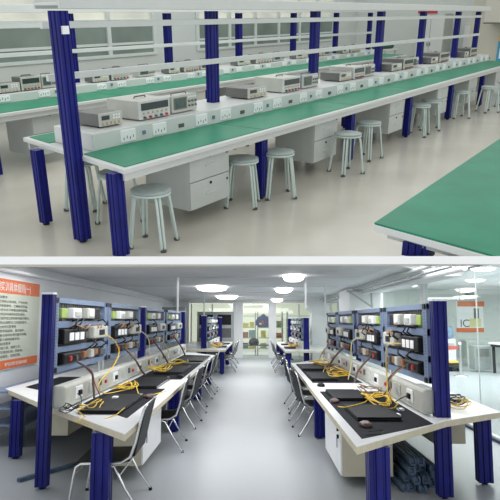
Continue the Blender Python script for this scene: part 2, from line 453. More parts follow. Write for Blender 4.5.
def psu(label, x0, x1, y, z, d=.42, light=True, tilt=0):
    W = (x1 - x0); h = .185
    t = thing('power_supply', label, 'power supply', ((x0 + x1) / 2, y, z), tilt, 'bench power supplies', up=True)
    B(-W / 2, W / 2, .012, d, .01, h).build('case', INSW if light else MIDG, t, .006)
    B(-W / 2 - .003, W / 2 + .003, -.004, .014, .01, h + .003).build('front_panel', WHITE if light else INSW, t, .005)
    B(-W * .44, W * .44, -.009, -.002, h * .52, h * .88).build('display', SCRN, t)
    for i in range(6): MB().cyl((-W * .38 + i * W * .15, -.02, h * .38), (-W * .38 + i * W * .15, 0, h * .38), .011, n=8).build('knob', KNOB, t)
    for i in range(5): MB().cyl((-W * .36 + i * W * .18, -.028, h * .16), (-W * .36 + i * W * .18, 0, h * .16), .012, n=8).build('terminal', [DARK, RED, MIDG][i % 3], t)
    for sx_ in (-1, 1): B(sx_ * W * .38 - .015, sx_ * W * .38 + .015, .03, .06, 0, .014).build('foot', BLACK, t)
    MB().tube([(-.08, d * .45, h), (-.07, d * .45, h + .018), (.07, d * .45, h + .018), (.08, d * .45, h)], .007, 6).build('carry_handle', DARK, t)
    return t


def scope(label, x0, x1, y, z, side=None, d=.16, tilt=0):
    W = (x1 - x0); h = .185
    t = thing('oscilloscope', label, 'oscilloscope', ((x0 + x1) / 2, y, z), tilt, 'oscilloscopes on the benches', up=True)
    B(-W / 2, W / 2, .02, d, .01, h - .01).build('case', side or INSW, t, .012)
    B(-W / 2 - .004, W / 2 + .004, -.004, .022, .008, h).build('front_panel', INSW, t, .01)
    B(-W * .44, W * .08, -.010, -.003, h * .22, h * .86).build('bezel', MIDG, t, .004)
    B(-W * .38, W * .02, -.013, -.008, h * .3, h * .8).build('screen', SCRG, t)
    for i in range(3):
        for j in range(2): MB().cyl((W * (.17 + .13 * i), -.02, h * (.35 + .25 * j)), (W * (.17 + .13 * i), 0, h * (.35 + .25 * j)), .012, n=8).build('knob', MIDG, t)
    b = MB()
    for i in range(4): b.box(W * (.14 + .09 * i), W * (.19 + .09 * i), -.009, -.002, h * .78, h * .86)
    b.build('button_row', WHT, t)
    MB().tube([(-W * .3, d * .5, h - .012), (-W * .28, d * .5, h + .012), (W * .28, d * .5, h + .012), (W * .3, d * .5, h - .012)], .007, 6).build('carry_handle', MIDG, t)
    return t


YI, ZI = 4.20, .921
g_ = [(3.69, 3.96), (6.02, 6.42), (8.42, 8.8), (10.42, 10.85), (12.45, 12.82), (14.7, 14.95)]
p_ = [(4.17, 4.6), (6.77, 7.2), (8.84, 9.22), (10.9, 11.35), (12.88, 13.45), (15.05, 15.55)]
s_ = [(4.66, 5.05), (7.30, 7.72), (9.27, 9.66), (11.4, 11.68)]
for i, (a, b) in enumerate(g_): gen(f'flat dark grey signal generator on the front bench, {ORD[i]} to the camera', a, b, YI + .02, ZI, .34)
for i, (a, b) in enumerate(p_): psu(f'ivory power supply with black display on the front bench, {ORD[i]} to the camera', a, b, YI, ZI, .44, i < 3)
SBL = mat('teal_blue_case', (0.03, 0.12, 0.24), .4)
for i, (a, b) in enumerate(s_): scope(f'oscilloscope {"with blue side " if i in (1, 3) else ""}on the front bench, {ORD[i]} to the camera', a, b, YI + .02, ZI, SBL if i in (1, 3) else None)
YI, ZI = 7.40, .886
g_ = [(4.80, 5.12), (6.42, 6.74), (8.15, 8.42), (10.2, 10.62), (12.5, 13.0), (14.85, 15.2)]
p_ = [(5.15, 5.46), (6.80, 7.18), (8.55, 8.95), (10.85, 11.45), (13.2, 13.7), (15.3, 15.9)]
s_ = [(5.50, 5.76), (7.42, 7.80), (9.05, 9.36), (11.55, 11.98), (13.85, 14.3)]
for i, (a, b) in enumerate(g_): gen(f'small grey signal generator on the rear bench, {ORD[i]} to the left end', a, b, YI, ZI, .2)
for i, (a, b) in enumerate(p_): psu(f'grey power supply with black display on the rear bench, {ORD[i]} to the left end', a, b, YI, ZI, .21, False)
for i, (a, b) in enumerate(s_): scope(f'small oscilloscope on the rear bench, {ORD[i]} to the left end', a, b, YI + .02, ZI)

# far things in the upper room
r = MB().cyl((17.9, 7.9, .93), (18.8, 7.7, .93), .09, n=16)
tag(r.build('rolled_mat', mat('dark_green_roll', (0.01, .11, .06), .5)), 'rolled-up dark green mat at the far end of the rear bench', 'mat', up=True)
t = thing('side_table', 'small white stand under the rolled green mat', 'table', (18.35, 7.8, 0), up=True)
B(-.45, .5, -.3, .3, .80, .84).build('top', WHITE, t)
for a in (-.4, .4):
    for b in (-.25, .25): B(a - .02, a + .02, b - .02, b + .02, 0, .80).build('leg', GRAYW, t)
t = thing('tall_cabinet', 'tall pale grey cabinet with red top label against the end wall', 'cabinet', (20.0, 6.85, 0), up=True)
B(-.3, .5, -.45, .42, 0, 1.86).build('body', GRAYW, t, .01)
for k in (0, 1): d = B(-.32, -.3, -.44 + k * .43, -.03 + k * .43, .05, 1.82).build('door', WHITE, t, .004); B(-.34, -.32, -.06 + k * .08, -.04 + k * .08, .9, 1.0).build('handle', DARK, d)
B(-.33, -.31, -.2, .42, 1.86, 1.93).build('red_label', RED, t)
for yy, lb in ((6.02, 'narrow white wall panel to the right of the tall grey cabinet'), (5.78, 'white wall panel beside the beige wall, farthest right')):
    tag(B(20.9, 20.98, yy - .1, yy + .1, .2, 1.5).build('wall_panel', WHT), lb, 'panel', up=True)
t = thing('wall_poster', 'blue poster with yellow top band on the beige wall at far right', 'poster', (19.48, 4.55, .5), up=True)
B(0, .015, -.5, .13, 0, .75).build('sheet', mat('sky_blue_print', (.05, .35, .6), .5), t)
B(-.006, 0, -.5, .13, .60, .75).build('yellow_band', mat('amber_print', (.7, .5, .1), .5), t)
B(-.006, 0, -.45, .06, .12, .40).build('white_field', WHT, t)
t = thing('wall_unit', 'beige air-conditioner housing high on the wall at upper right', 'air conditioner', (18.6, 4.6, 1.62), up=True)
B(0, .9, -.8, .35, 0, .9).build('housing', BEIGE, t, .02)
B(-.01, .9, -.8, .36, -.03, 0).build('bottom_edge', MIDG, t)
# distant chairs past the end of the front bench
for i, (x, y) in enumerate([(14.0, 3.05), (13.0, 3.15)]):
    dup(st0, (x, y, 0), .9 * i, ['round stool near the far end of the front bench, in the aisle', 'round stool in the aisle before the farthest cabinets'][i], True)

# ================================================================== LOWER ROOM: structure
struct(B(4.2, 34, -14, 3.85, -.05, 0).build('floor', FLOORB))
struct(B(5.0, 27.6, 3.75, 3.9, 0, 2.62).build('wall_left', WALLB))
HC = 2.58
ce = MB().use(CEIL).box(9.3, 27.6, -3.5, 3.9, HC, HC + .06)
struct(ce.build('ceiling', CEIL))
g = MB()
for x in (12.5, 16, 19.5, 23): g.box(x - .012, x + .012, -2.2, 3.75, HC - .006, HC + .002)
struct(g.build('trim_2', GRAYW))
struct(B(5.0, 27.5, 3.64, 3.75, 2.40, 2.45).build('trim_3', WHT, None, .02))
# stepped beam along the right
struct(MB().rprism('x', [(-3.5, 2.50), (-3.5, 2.58), (-2.3, 2.58), (-2.5, 2.54), (-3.1, 2.40), (-3.36, 2.40)], 9.8, 27.4).build('trim_4', WHT))
# back glazed partition and store beyond
fr = MB().use(WHT)
fr.box(27.38, 27.6, 3.0, 3.74, 0, HC - .002); fr.box(27.36, 27.65, .55, 1.0, 0, HC - .002)
fr.box(27.35, 27.65, -.95, -.62, 0, HC - .002)
fr.box(27.42, 27.58, -3.5, 3.745, 2.46, HC - .004)
struct(fr.build('wall_back', WHT))
fr = MB().use(FRAMEM)
for y in (2.9, 1.95, -2.0, -3.0): fr.box(27.45, 27.55, y - .03, y + .03, 0, 2.42)
fr.box(27.45, 27.55, -3.4, 3.0, 0, .06)
o = struct(fr.build('window_3', FRAMEM))
for a, b in ((1.0, 2.9), (-.62, .55), (-3.4, -.95)): B(27.48, 27.49, a, b, .06, 2.42).build('pane', CLEAR, o)
struct(B(33.9, 34, -5.0, 5.0, 0, 3.2).build('wall_store', mat('cream_paint', (.80, .78, .66), .6)))
area('store_lamp_light', (30.5, .2, 3.1), (30.5, .2, 0), 4, 4, 160, (1, .97, .85))

# right side: glazed partition, windows, piers
YP = -3.42
fr = MB().use(WHT)
fr.box(9.322, 9.338, YP - .008, YP + .008, .06, 2.5)
for x, w_ in ((12.2, .11), (16.4, .06), (20.6, .06), (22.6, .05), (24.8, .05), (27.3, .06)): fr.box(x - w_, x + w_, YP - .05, YP + .05, 0, 2.5)
fr.box(7.6, 27.4, YP - .05, YP + .05, 2.51, 2.57); fr.box(7.6, 27.4, YP - .04, YP + .04, 0, .06)
o = struct(fr.build('window_4', WHT))
for a, b in ((7.6, 9.32), (9.34, 12.08), (12.32, 16.34), (16.46, 20.54), (20.66, 22.55), (22.65, 24.75), (24.85, 27.24)):
    B(a, b, YP - .006, YP + .006, .06, 2.51).build('pane', CLEAR, o)
B(7.6, 27.3, YP + .05, YP + .06, 2.49, 2.52).build('dark_seal', DARK, o)
struct(B(7.6, 27.4, YP + .05, YP + .07, 0, .035).build('baseboard_right', mat('navy_skirting', (.03, .05, .12), .5)))
# piers
struct(MB().use(WHT).rprism('x', [(-3.25, 1.5), (-3.25, 2.5), (-2.45, 2.5), (-2.45, 1.95), (-2.75, 1.5)], 15.6, 17.6).build('trim_5', WHT))
p = MB().use(WHT).box(23.4, 24.2, -2.75, -2.2, 0, 1.95)
p.rprism('x', [(-2.9, 2.58), (-2.0, 2.58), (-2.0, 2.2), (-2.2, 1.95), (-2.75, 1.95), (-2.9, 2.2)], 23.3, 24.3)
struct(p.build('trim_6', WHT))
# next room
struct(B(23.9, 24.0, -14, -3.5, 0, 2.95).build('wall_far', WALLM))
struct(B(9.6, 24.0, -14, -3.5, 2.9, 2.95).build('ceiling', WHT))
struct(B(9, 24, -14.1, -14, 0, 2.95).build('wall_side', WALLM))
for i, (x, y) in enumerate([(21.0, -5.4), (13.9, -4.35), (14.2, -5.4), (18.3, -6.7)]):
    l = MB().lathe([(.02, -.05), (.22, -.045), (.27, -.02), (.27, 0)], (0, 0, 0), 20).build('ceiling_lamp', LAMP, None, 0, (x, y, 2.9))
    tag(l, ['round white ceiling lamp behind the glass, deepest in the next room', 'round ceiling lamp just above the blue post behind the glass', 'round ceiling lamp at the top right corner behind the glass', 'round ceiling lamp above the poster behind the glass'][i], 'lamp', 'round lamps in the next room')

# ceiling lamps in the lower room
for i, (x, y, rx) in enumerate([(12.1, -.78, .22), (17.2, -.82, .25), (16.2, 1.16, .42), (22.6, 1.05, .4), (26.0, -.95, .25)]):
    m = MB().use(LAMP).lathe([(.02, -.12), (rx * .6, -.11), (rx * .9, -.07), (rx, 0)], (0, 0, 0), 24)
    l = m.build('ceiling_lamp', LAMP, None, 0, (x, y, HC)); l.scale = (1.9, 1, 1)
    tag(l, ['bright ceiling lamp right of the aisle, nearest', 'bright ceiling lamp right of the aisle, second', 'large bright ceiling lamp left of the aisle, nearer of two', 'bright ceiling lamp left of the aisle, farther of two', 'farthest ceiling lamp, by the white column'][i], 'lamp', 'ceiling lamps over the aisle')
# pipes along right of the ceiling
for i, (y, z, r_) in enumerate([(-2.55, 2.47, .03), (-2.65, 2.41, .025), (-2.8, 2.38, .04)]):
    tag(MB().cyl((8.0 if i else 8.6, y, z), (27.3, y, z), r_, n=10).build('ceiling_pipe', [GRAYW, CHROME, WHT][i]), ['inner grey conduit running along the ceiling on the right', 'thin chrome conduit in the middle of the right ceiling pipes', 'thick white pipe nearest the windows under the ceiling'][i], 'pipe', 'pipes under the right ceiling')
t = thing('wall_bracket', 'white triangular pipe bracket on the right window pier', 'bracket', (15.3, -2.95, 2.0))
MB().tube([(0, 0, .5), (0, -.02, 0)], .03, 6).build('upright', GRAYW, t); MB().tube([(0, 0, .42), (0, .62, .42)], .03, 6).build('arm', GRAYW, t); MB().tube([(0, -.02, .02), (0, .55, .4)], .025, 6).build('brace', GRAYW, t)

# hanging white cable poles
for i, (x, y, z0) in enumerate([(12.6, 1.62, 1.84), (20.0, 1.69, 1.845), (13.3, -1.12, 1.95), (15.0, -1.75, 1.76)]):
    tag(MB().cyl((0, 0, 0), (0, 0, HC - z0), .022, n=10).build('cable_pole', WHT, None, 0, (x, y, z0)),
        ['white pole from ceiling down to the left training panels', 'white pole on top of the far left blue post', 'white pole hanging from the ceiling in front of the far right column', 'white pole from ceiling behind the right training panels'][i], 'pole', 'white cable poles')


# ------------------------------------------------------------------ lower room: benches
def bench_b(label, sgn, top, legs, mains, box_, zs=.70, ztop=.76):
    cx = sum(p[0] for p in top) / len(top); cy = sum(p[1] for p in top) / len(top)
    t = thing('workbench', label, 'workbench', (cx, cy, 0))
    m = MB().use(EDGE).prism([(x - cx, y - cy) for x, y in top], zs, ztop - .006).use(TOPW)
    m.prism([(x - cx, y - cy) for x, y in top], ztop - .006, ztop)
    m.build('tabletop', None, t, .004)
    for x, y, wd in legs: profile_post('leg', x - cx, y - cy, 0, zs, wd, wd, t, cap=False)
    for x, y, wd, zt in mains: profile_post('post', x - cx, y - cy, 0, zt, wd, wd, t)
    # socket trunking along the middle
    if box_:
        x0, x1, yf, yb, za, zb = box_
        b = MB().use(INSW).box(x0 - cx, x1 - cx, min(yf, yb) - cy, max(yf, yb) - cy, za, zb).build('socket_trunking', INSW, t, .03)
        x = x0 + .35; k = 0
        f = yf - cy
        while x < x1 - .4:
            pl = B(x - cx, x + .26 - cx, f - .012 * sgn, f, za + .06, zb - .05).build('socket', WHT, b, .006)
            if x < 12: B(x + .08 - cx, x + .18 - cx, f - .035 * sgn, f - .01 * sgn, za + .09, zb - .09).build('plug', BLACK, b, .01)
            B(x + .55 - cx, x + .85 - cx, f - .008 * sgn, f, za + .07, zb - .05).build('module_plate', GRAYW, b, .004)
            B(x + 1.0 - cx, x + 1.12 - cx, f - .01 * sgn, f, za + .10, zb - .06).build('switch', DARK, b)
            B(x + 1.3 - cx, x + 1.36 - cx, f - .02 * sgn, f, za + .10, za + .14).build('terminal', RED, b)
            x += 1.75
    return t


bench_b('left near bench with white top, blue posts and cream edge', 1,
        [(5.06, 1.07), (16.2, 1.07), (17.9, 2.1), (17.9, 3.3), (8.35, 3.42), (6.72, 2.3)],
        [(5.50, 1.36, .16), (7.60, 2.95, .125), (9.4, 1.24, .16), (13.0, 1.22, .16), (15.9, 1.22, .16), (12.0, 3.1, .15), (17.5, 2.9, .15)],
        [(6.27, 2.15, .115, 1.955), (11.55, 2.16, .13, 1.93), (17.7, 2.12, .13, 1.93)], (6.3, 17.3, 1.96, 2.10, .775, 1.015))
bench_b('right near bench with white top, blue posts and cream edge', -1,
        [(4.58, -.75), (13.2, -.78), (15.0, -1.8), (15.0, -2.75), (6.28, -2.50), (5.75, -1.78)],
        [(4.93, -.97, .165), (6.48, -2.38, .14), (8.9, -.93, .15), (12.9, -.93, .15), (11.5, -2.5, .15), (14.7, -2.5, .14)],
        [(5.98, -1.81, .135, 1.875), (10.72, -1.85, .13, 1.86), (14.9, -1.85, .13, 1.8)], (6.0, 14.7, -1.64, -1.76, .775, 1.015))
bench_b('left far bench beyond the first row with small white top', 1,
        [(18.9, .93), (26.4, .95), (26.4, 2.75), (19.2, 2.75)],
        [(19.15, 1.04, .14), (19.9, 2.35, .14), (23, 1.05, .14), (26.1, 1.05, .14)], [(20.0, 1.69, .17, 1.825), (26.2, 1.5, .14, 1.8)], (20.4, 26.0, 1.50, 1.60, .775, .98))
bench_b('right far bench beyond the first row with small white top', -1,
        [(18.2, -.90), (26.4, -.9), (26.4, -2.45), (18.9, -2.45)],
        [(18.35, -.99, .15), (19.2, -2.3, .14), (23, -1.0, .14), (26.1, -1.0, .14)], [(19.4, -1.64, .17, 1.76), (26.2, -1.5, .14, 1.75)], (19.8, 26.0, -1.46, -1.56, .775, .98))
# white boxes below the trunking of the benches (drawer units hung behind)


def pedestal(label, x0, x1, y0, y1, z0, sgn, door=True):
    """y0 is the door side"""
    t = thing('storage_pedestal', label, 'cabinet', ((x0 + x1) / 2, (y0 + y1) / 2, 0), group='storage pedestals under the lower-room benches')
    cx, cy = (x0 + x1) / 2, (y0 + y1) / 2
    CR = mat('cream_board', (.60, .56, .44), .45, 0, .03)
    B(x0 - cx, x1 - cx, y0 + sgn * .02 - cy, y1 - cy, z0, .695).build('body', CR, t, .004)
    if door:
        d = B(x0 - cx, x1 - cx, y0 - cy, y0 + sgn * .02 - cy, z0 + .01, .69).build('door', TOPW, t, .004)
        yk = y0 - cy
        for dx, z, r_ in ((.12, .54, .016), (.12, .47, .022)): MB().cyl((x0 - cx + dx, yk + sgn * .003, z), (x0 - cx + dx, yk - sgn * .02, z), r_, n=10).build('lock', BLACK, d)
        MB().box(x0 - cx + .105, x0 - cx + .13, yk - sgn * .022, yk - sgn * .015, .36, .46).build('key_tag', DARK, d)
    return t


pedestal('cream pedestal with a white door under the left near bench', 6.62, 7.85, 1.20, 1.75, .14, 1)
pedestal('cream pedestal with a white door under the right near bench', 6.40, 7.75, -.88, -1.42, .09, -1)
pedestal('pale box unit under the wall side of the left near bench', 7.3, 8.1, 2.55, 2.22, .33, -1, False)
pedestal('pale box unit under the window side of the right near bench', 7.0, 7.8, -2.4, -2.02, .30, 1, False)


# ------------------------------------------------------------------ training panels
def panel(label, x0, x1, y, z0, z1, sgn, near_right, detail=True, wires=True):
    """steel-blue frame with three rows of switchgear; sgn=+1: faces the aisle from the left bench (looking -y)"""
    t = thing('training_panel', label, 'training panel', ((x0 + x1) / 2, y, z0), 0, 'blue-framed electrical training panels')
    W = x1 - x0; H = z1 - z0; L = -W / 2; f = -sgn   # f: direction of the front
    R1 = random.Random(int(x0 * 100) + (5 if sgn > 0 else 9))
    fr = MB().use(STEELB)
    def yb(a, b): return (min(a * f, b * f), max(a * f, b * f))
    ya, yb_ = yb(-.03, .03)
    for a, b in ((L, L + .15), (-L - .15, -L)): fr.box(a, b, ya, yb_, 0, H)
    for a, b in ((0, .08), (.26, .34), (.59, .68), (.93, 1.0)): fr.box(L, -L, ya + .003, yb_ - .003, H * a, H * b)
    if detail:
        fr.use(DARK)
        for side in (L + .06, -L - .08):
            for i in range(24): fr.box(side, side + .035, .0295 * f, .0325 * f, H * (.03 + i * .0402), H * (.045 + i * .0402))
    fo = fr.build('frame', STEELB, t)
    p = MB().box(L + .14, -L - .14, *yb(-.035, -.025), H * .07, H * .94).build('mesh_plate', MESHM, t)
    if detail:
        wr = MB()
        for i in range(int(W / .09)): wr.box(L + .15 + i * .085, L + .157 + i * .085, *yb(-.025, -.018), H * .07, H * .94) if L + .15 + i * .085 < -L - .15 else None
        wr.build('wire_grid', MIDG, p)
    DIN = CHROME
    for zz in (.80, .46, .165):
        MB().box(L + .15, -L - .15, *yb(-.024, -.012), H * zz - .02, H * zz + .02).build('din_rail', DIN, t)
    k = W / 2.45
    def dv(name, m, a, b, z_a, z_b, d, bev=.012):
        return MB().box(L + a * W, L + b * W, *yb(-.01, d), H * z_a, H * z_b).build(name, m, t, bev)
    # order along x: near end first
    def u(a): return a
    # top row
    dv('terminal', GRN2, .10, .19, .72, .86, .04)
    c = dv('contactor', WHT, .24, .38, .72, .87, .075); MB().box(L + .26 * W, L + .36 * W, *yb(.075, .09), H * .75, H * .82).build('contact_block', GRAYW, c, .004)
    c = dv('contactor', INSW, .49, .63, .72, .88, .08); MB().box(L + .51 * W, L + .59 * W, *yb(.08, .095), H * .75, H * .86).build('contact_block', WHT, c, .004)
    dv('auxiliary_block', BLACK, .63, .76, .71, .88, .07)
    # middle row
    c = dv('contactor_bank', BLACK, .09, .46, .37, .57, .08)
    for i in range(3): MB().box(L + (.17 + .09 * i) * W, L + (.24 + .09 * i) * W, *yb(.08, .086), H * .41, H * .52).build('white_face', WHT, c, .003)
    dv('relay', DARK, .48, .57, .41, .52, .06)
    c = dv('meter', INSW, .62, .93, .40, .60, .09, .02); MB().box(L + .72 * W, L + .84 * W, *yb(.09, .096), H * .45, H * .54).build('meter_window', BLACK, c, .004)
    # bottom row
    c = dv('push_button_box', BLACK, .10, .38, .095, .245, .08, .02)
    for i, m in ((0, RED), (1, DARK)):
        MB().cyl((L + (.19 + .1 * i) * W, .08 * f, H * .165), (L + (.19 + .1 * i) * W, .10 * f, H * .165), .03, n=10).build('button', m, c)
    dv('terminal', mat('copper_brown', (.25, .12, .06), .5), .47, .55, .12, .22, .06)
    dv('terminal', INSW, .60, .66, .11, .24, .07)
    dv('terminal', mat('copper_brown', (.25, .12, .06), .5), .69, .76, .13, .23, .06); dv('terminal', DARK, .80, .90, .11, .22, .07)
    if wires:
        for i in range(7 if detail else 3):
            a = L + W * R1.uniform(.12, .8); b = a + W * R1.uniform(-.1, .12); zt = R1.choice([.68, .36, .60])
            MB().tube([(a, .03 * f, H * zt), (a, .10 * f, H * (zt + .03)), (b, .11 * f, H * (zt - .05)), (b, .03 * f, H * (zt - .12))], .010, 5).build('jumper_wire', BLACK, t)
        if detail:
            for i in range(4):
                a = L + W * R1.uniform(.15, .8); b = a + W * R1.uniform(-.1, .12)
                MB().tube([(a, .03 * f, H * .60), (a, .10 * f, H * .63), (b, .11 * f, H * .58), (b, .06 * f, H * .55)], .009, 5).build('jumper_wire', mat('orange_brown_wire', (.40, .22, .08), .5), t)
    # corner brackets and stand
    for a in (L + .02, -L - .10):
        for z in (.0, .93): MB().box(a, a + .09, *yb(.031, .045), H * z, H * z + .055).build('corner_clip', BLACK, fo, .004)
    for a in (L + .03, -L - .09):
        MB().box(a, a + .05, *yb(-.06, -.03), .765 - z0, H).build('upright', mat('aluminium_upright', (.42, .44, .44), .35, .6), t)
    return t


lx = [(6.42, 8.72), (8.82, 11.25), (11.75, 14.3), (14.6, 17.5)]
for i, (a, b) in enumerate(lx):
    panel(f'{ORD[i]} of the blue-framed panels of switchgear on the left near bench', a, b, 2.17, 1.125, 1.935, 1, False, i < 2)
rx = [(6.25, 8.27), (8.4, 10.55), (10.85, 13.0), (13.1, 14.85)]
for i, (a, b) in enumerate(rx):
    panel(f'{ORD[i]} of the blue-framed panels of switchgear on the right near bench', a, b, -1.80, 1.045, 1.86, -1, True, i < 2)
for i, (a, b) in enumerate([(20.5, 22.3), (22.4, 24.2), (24.3, 26.1)]):
    panel(f'{ORD[i]} of the small blue-framed panels on the left far bench', a, b, 1.66, 1.03, 1.80, 1, False, False)
    panel(f'{ORD[i]} of the small blue-framed panels on the right far bench', a - .3, b - .3, -1.58, 1.0, 1.75, -1, True, False)


# ------------------------------------------------------------------ chairs
def make_chair(label, loc, rz):
    """sits facing +y; backrest on the -y side"""
    t = thing('chair', label, 'chair', loc, rz, 'black chairs with chrome legs at the lower-room benches')
    hw = .25
    # seat: curved pad
    prof = [(-.24, .455), (-.15, .43), (.0, .425), (.16, .435), (.24, .43), (.275, .405), (.265, .395), (.23, .41), (.0, .400), (-.15, .405), (-.24, .43)]
    MB().rprism('x', prof, -hw, hw).build('seat', SEATB, t, .012)
    bp = [(-.24, .47), (-.275, .60), (-.30, .74), (-.345, .90), (-.375, .905), (-.335, .74), (-.305, .60), (-.275, .46)]
    MB().rprism('x', bp, -hw + .015, hw - .015).build('backrest', SEATB, t, .012)
    for s_ in (-1, 1):
        x = s_ * (hw + .012)
        MB().tube([(x * 1.02, .30, .012), (x, .26, .30), (x, .24, .385), (x, .20, .41), (x, -.16, .42), (x, -.24, .47), (x, -.285, .60), (x, -.315, .74), (x, -.355, .885), (x * .93, -.37, .915), (x * .8, -.372, .92)], .013, 8).build('side_frame', CHROME, t)
        lg = MB().tube([(x, -.02, .40), (x, -.10, .385), (x * 1.02, -.20, .20), (x * 1.06, -.33, .012)], .012, 8).build('leg', CHROME, t)
        for yy in (.30, -.33): MB().cyl((x * 1.03, yy, 0), (x * 1.03, yy, .025), .018, n=8).build('rubber_foot', BLACK, lg)
    MB().tube([(-hw, .25, .33), (hw, .25, .33)], .009, 6).build('stretcher', CHROME, t)
    MB().tube([(-hw, -.14, .30), (hw, -.14, .30)], .009, 6).build('stretcher', CHROME, t)
    return t


c0 = None
for i, (x, y, rz) in enumerate([(5.88, 1.37, .03), (8.3, 1.28, .05), (10.0, 1.25, -.04), (11.6, 1.25, .06), (13.6, 1.25, 0), (14.9, 1.25, .05)]):
    lb = f'black chair with chrome frame at the left near bench, {ORD[i]} to the camera'
    if c0 is None: c0 = make_chair(lb, (x, y, 0), rz); c0.scale = (1.3, 1, 1)
    else: dup(c0, (x, y, 0), rz, lb, sc=(1.4, 1, 1))
for i, (x, y) in enumerate([(9.42, -.95), (10.75, -.93), (12.1, -.95)]):
    dup(c0, (x, y, 0), pi + .06 * (-1) ** i, f'black chair with chrome frame at the right near bench, {ORD[i]} to the camera', sc=(1.4, 1, 1))
for i, x in enumerate((20.4, 22.0, 24.0)): dup(c0, (x, 1.0, 0), .05, f'small black chair at the left far bench, {ORD[i]} to the camera')
for i, x in enumerate((20.0, 21.8, 24.0)): dup(c0, (x, -.98, 0), pi, f'small black chair at the right far bench, {ORD[i]} to the camera')

# ------------------------------------------------------------------ desk mats, laptops, mice
ZT = .7605


def flat(name, poly, z0, z1, m, label, cat, group=None, bevel=0):
    cx = sum(p[0] for p in poly) / len(poly); cy = sum(p[1] for p in poly) / len(poly)
    o = MB().prism([(x - cx, y - cy) for x, y in poly], 0, z1 - z0).build(name, m, None, bevel, (cx, cy, z0))
    return tag(o, label, cat, group)


flat('desk_mat', [(5.85, 1.22), (8.3, 1.22), (8.3, 1.92), (6.85, 1.92)], ZT, ZT + .004, MATB, 'black desk mat nearest the camera on the left near bench', 'desk mat', 'black desk mats')
flat('desk_mat', [(9.6, 1.16), (13.2, 1.16), (13.2, 1.9), (9.6, 1.9)], ZT, ZT + .004, MATB, 'second black desk mat along the left near bench', 'desk mat', 'black desk mats')
flat('desk_mat', [(13.5, 1.16), (15.9, 1.16), (16.3, 1.9), (13.5, 1.9)], ZT, ZT + .004, MATB, 'farthest black desk mat on the left near bench', 'desk mat', 'black desk mats')
flat('desk_mat', [(4.87, -.84), (8.0, -.84), (8.0, -1.60), (5.55, -1.60)], ZT, ZT + .004, MATB, 'black desk mat nearest the camera on the right near bench', 'desk mat', 'black desk mats')
flat('desk_mat', [(9.1, -.86), (12.9, -.86), (13.2, -1.60), (9.1, -1.60)], ZT, ZT + .004, MATB, 'farther black desk mat on the right near bench', 'desk mat', 'black desk mats')
flat('desk_mat', [(7.6, 2.4), (10.0, 2.4), (10.0, 3.2), (8.5, 3.2)], ZT, ZT + .004, MATB, 'black mat on the wall side of the left near bench', 'desk mat', 'black desk mats')
flat('desk_mat', [(6.7, -1.95), (9.0, -1.95), (9.0, -2.45), (7.0, -2.45)], ZT, ZT + .004, DARK, 'dark mat on the window side of the right near bench', 'desk mat', 'black desk mats')


def laptop(label, x, y, rz, w=.62, d=.40, sc=1):
    t = thing('laptop', label, 'laptop', (x, y, ZT + .0045), rz, 'closed black laptops on the benches')
    B(-w / 2, w / 2, -d / 2, d / 2, .003, .018).build('base', BLACK, t, .006)
    B(-w / 2, w / 2, -d / 2, d / 2, .022, .036).build('lid', mat('satin_black_lid', (.009, .010, .013), .5, spec=.12), t, .006)
    B(-w / 2 + .004, w / 2 - .004, -d / 2 + .001, -d / 2 + .01, .017, .023).build('front_edge', CHROME, t)
    B(w / 2 - .05, w / 2 - .01, -d / 2 + .02, -d / 2 + .05, .036, .037).build('sticker', WHT, t)
    for sx_ in (-1, 1): B(sx_ * w * .4 - .02, sx_ * w * .4 + .02, -d * .4, d * .4, 0, .004).build('rubber_strip', DARK, t)
    return t


laptop('closed black laptop nearest the camera on the left near bench', 6.75, 1.55, 0, 1.35, .42)
laptop('closed black laptop by the white gap of the left near bench', 8.95, 1.58, 0, 1.35, .5)
laptop('closed black laptop on the second left desk mat', 11.2, 1.5, 0, 1.5, .5)
laptop('closed grey-topped laptop at the far end of the left near bench', 14.2, 1.45, 0, 1.6, .6)
laptop('closed black laptop nearest the camera on the right near bench', 6.1, -1.15, 0, .85, .42)
laptop('closed black laptop behind the nearest one on the right near bench', 7.5, -1.12, 0, .9, .42)
laptop('closed black laptop on the farther right desk mat', 9.9, -1.08, 0, 1.1, .42)
laptop('closed black laptop at the far end of the right near bench', 11.8, -1.08, 0, 1.1, .42)
for i, (x, y) in enumerate([(21, 1.15), (23.4, 1.15)]): laptop(f'tiny dark laptop on the left far bench, {ORD[i]}', x, y, 0, .9, .35)
for i, (x, y) in enumerate([(20.2, -1.15), (22.8, -1.15)]): laptop(f'tiny dark laptop on the right far bench, {ORD[i]}', x, y, 0, .9, .35)


def mouse(label, x, y, z, m):
    t = MB().lathe([(.001, .045), (.03, .043), (.055, .03), (.062, .012), (.058, 0)], (0, 0, 0), 16)
    o = t.build('computer_mouse', m, None, 0, (x, y, z)); o.scale = (1.7, .9, 1)
    return tag(o, label, 'mouse', 'computer mice')


MR = mat('dark_red_mouse', (.07, .018, .018), .3)
mouse('dark red computer mouse beside the nearest laptop on the left bench', 7.35, 1.27, ZT + .0045, MR)
mouse('black computer mouse by the second laptop on the left bench', 9.95, 1.22, ZT + .0045, BLACK)
mouse('dark red computer mouse in front of the nearest laptop on the right bench', 5.42, -.97, ZT + .0045, MR)
mouse('dark red computer mouse by the second laptop on the right bench', 6.95, -.90, ZT + .0045, MR)
mouse('black computer mouse on the white gap of the right bench', 8.65, -.93, ZT + .0005, BLACK)
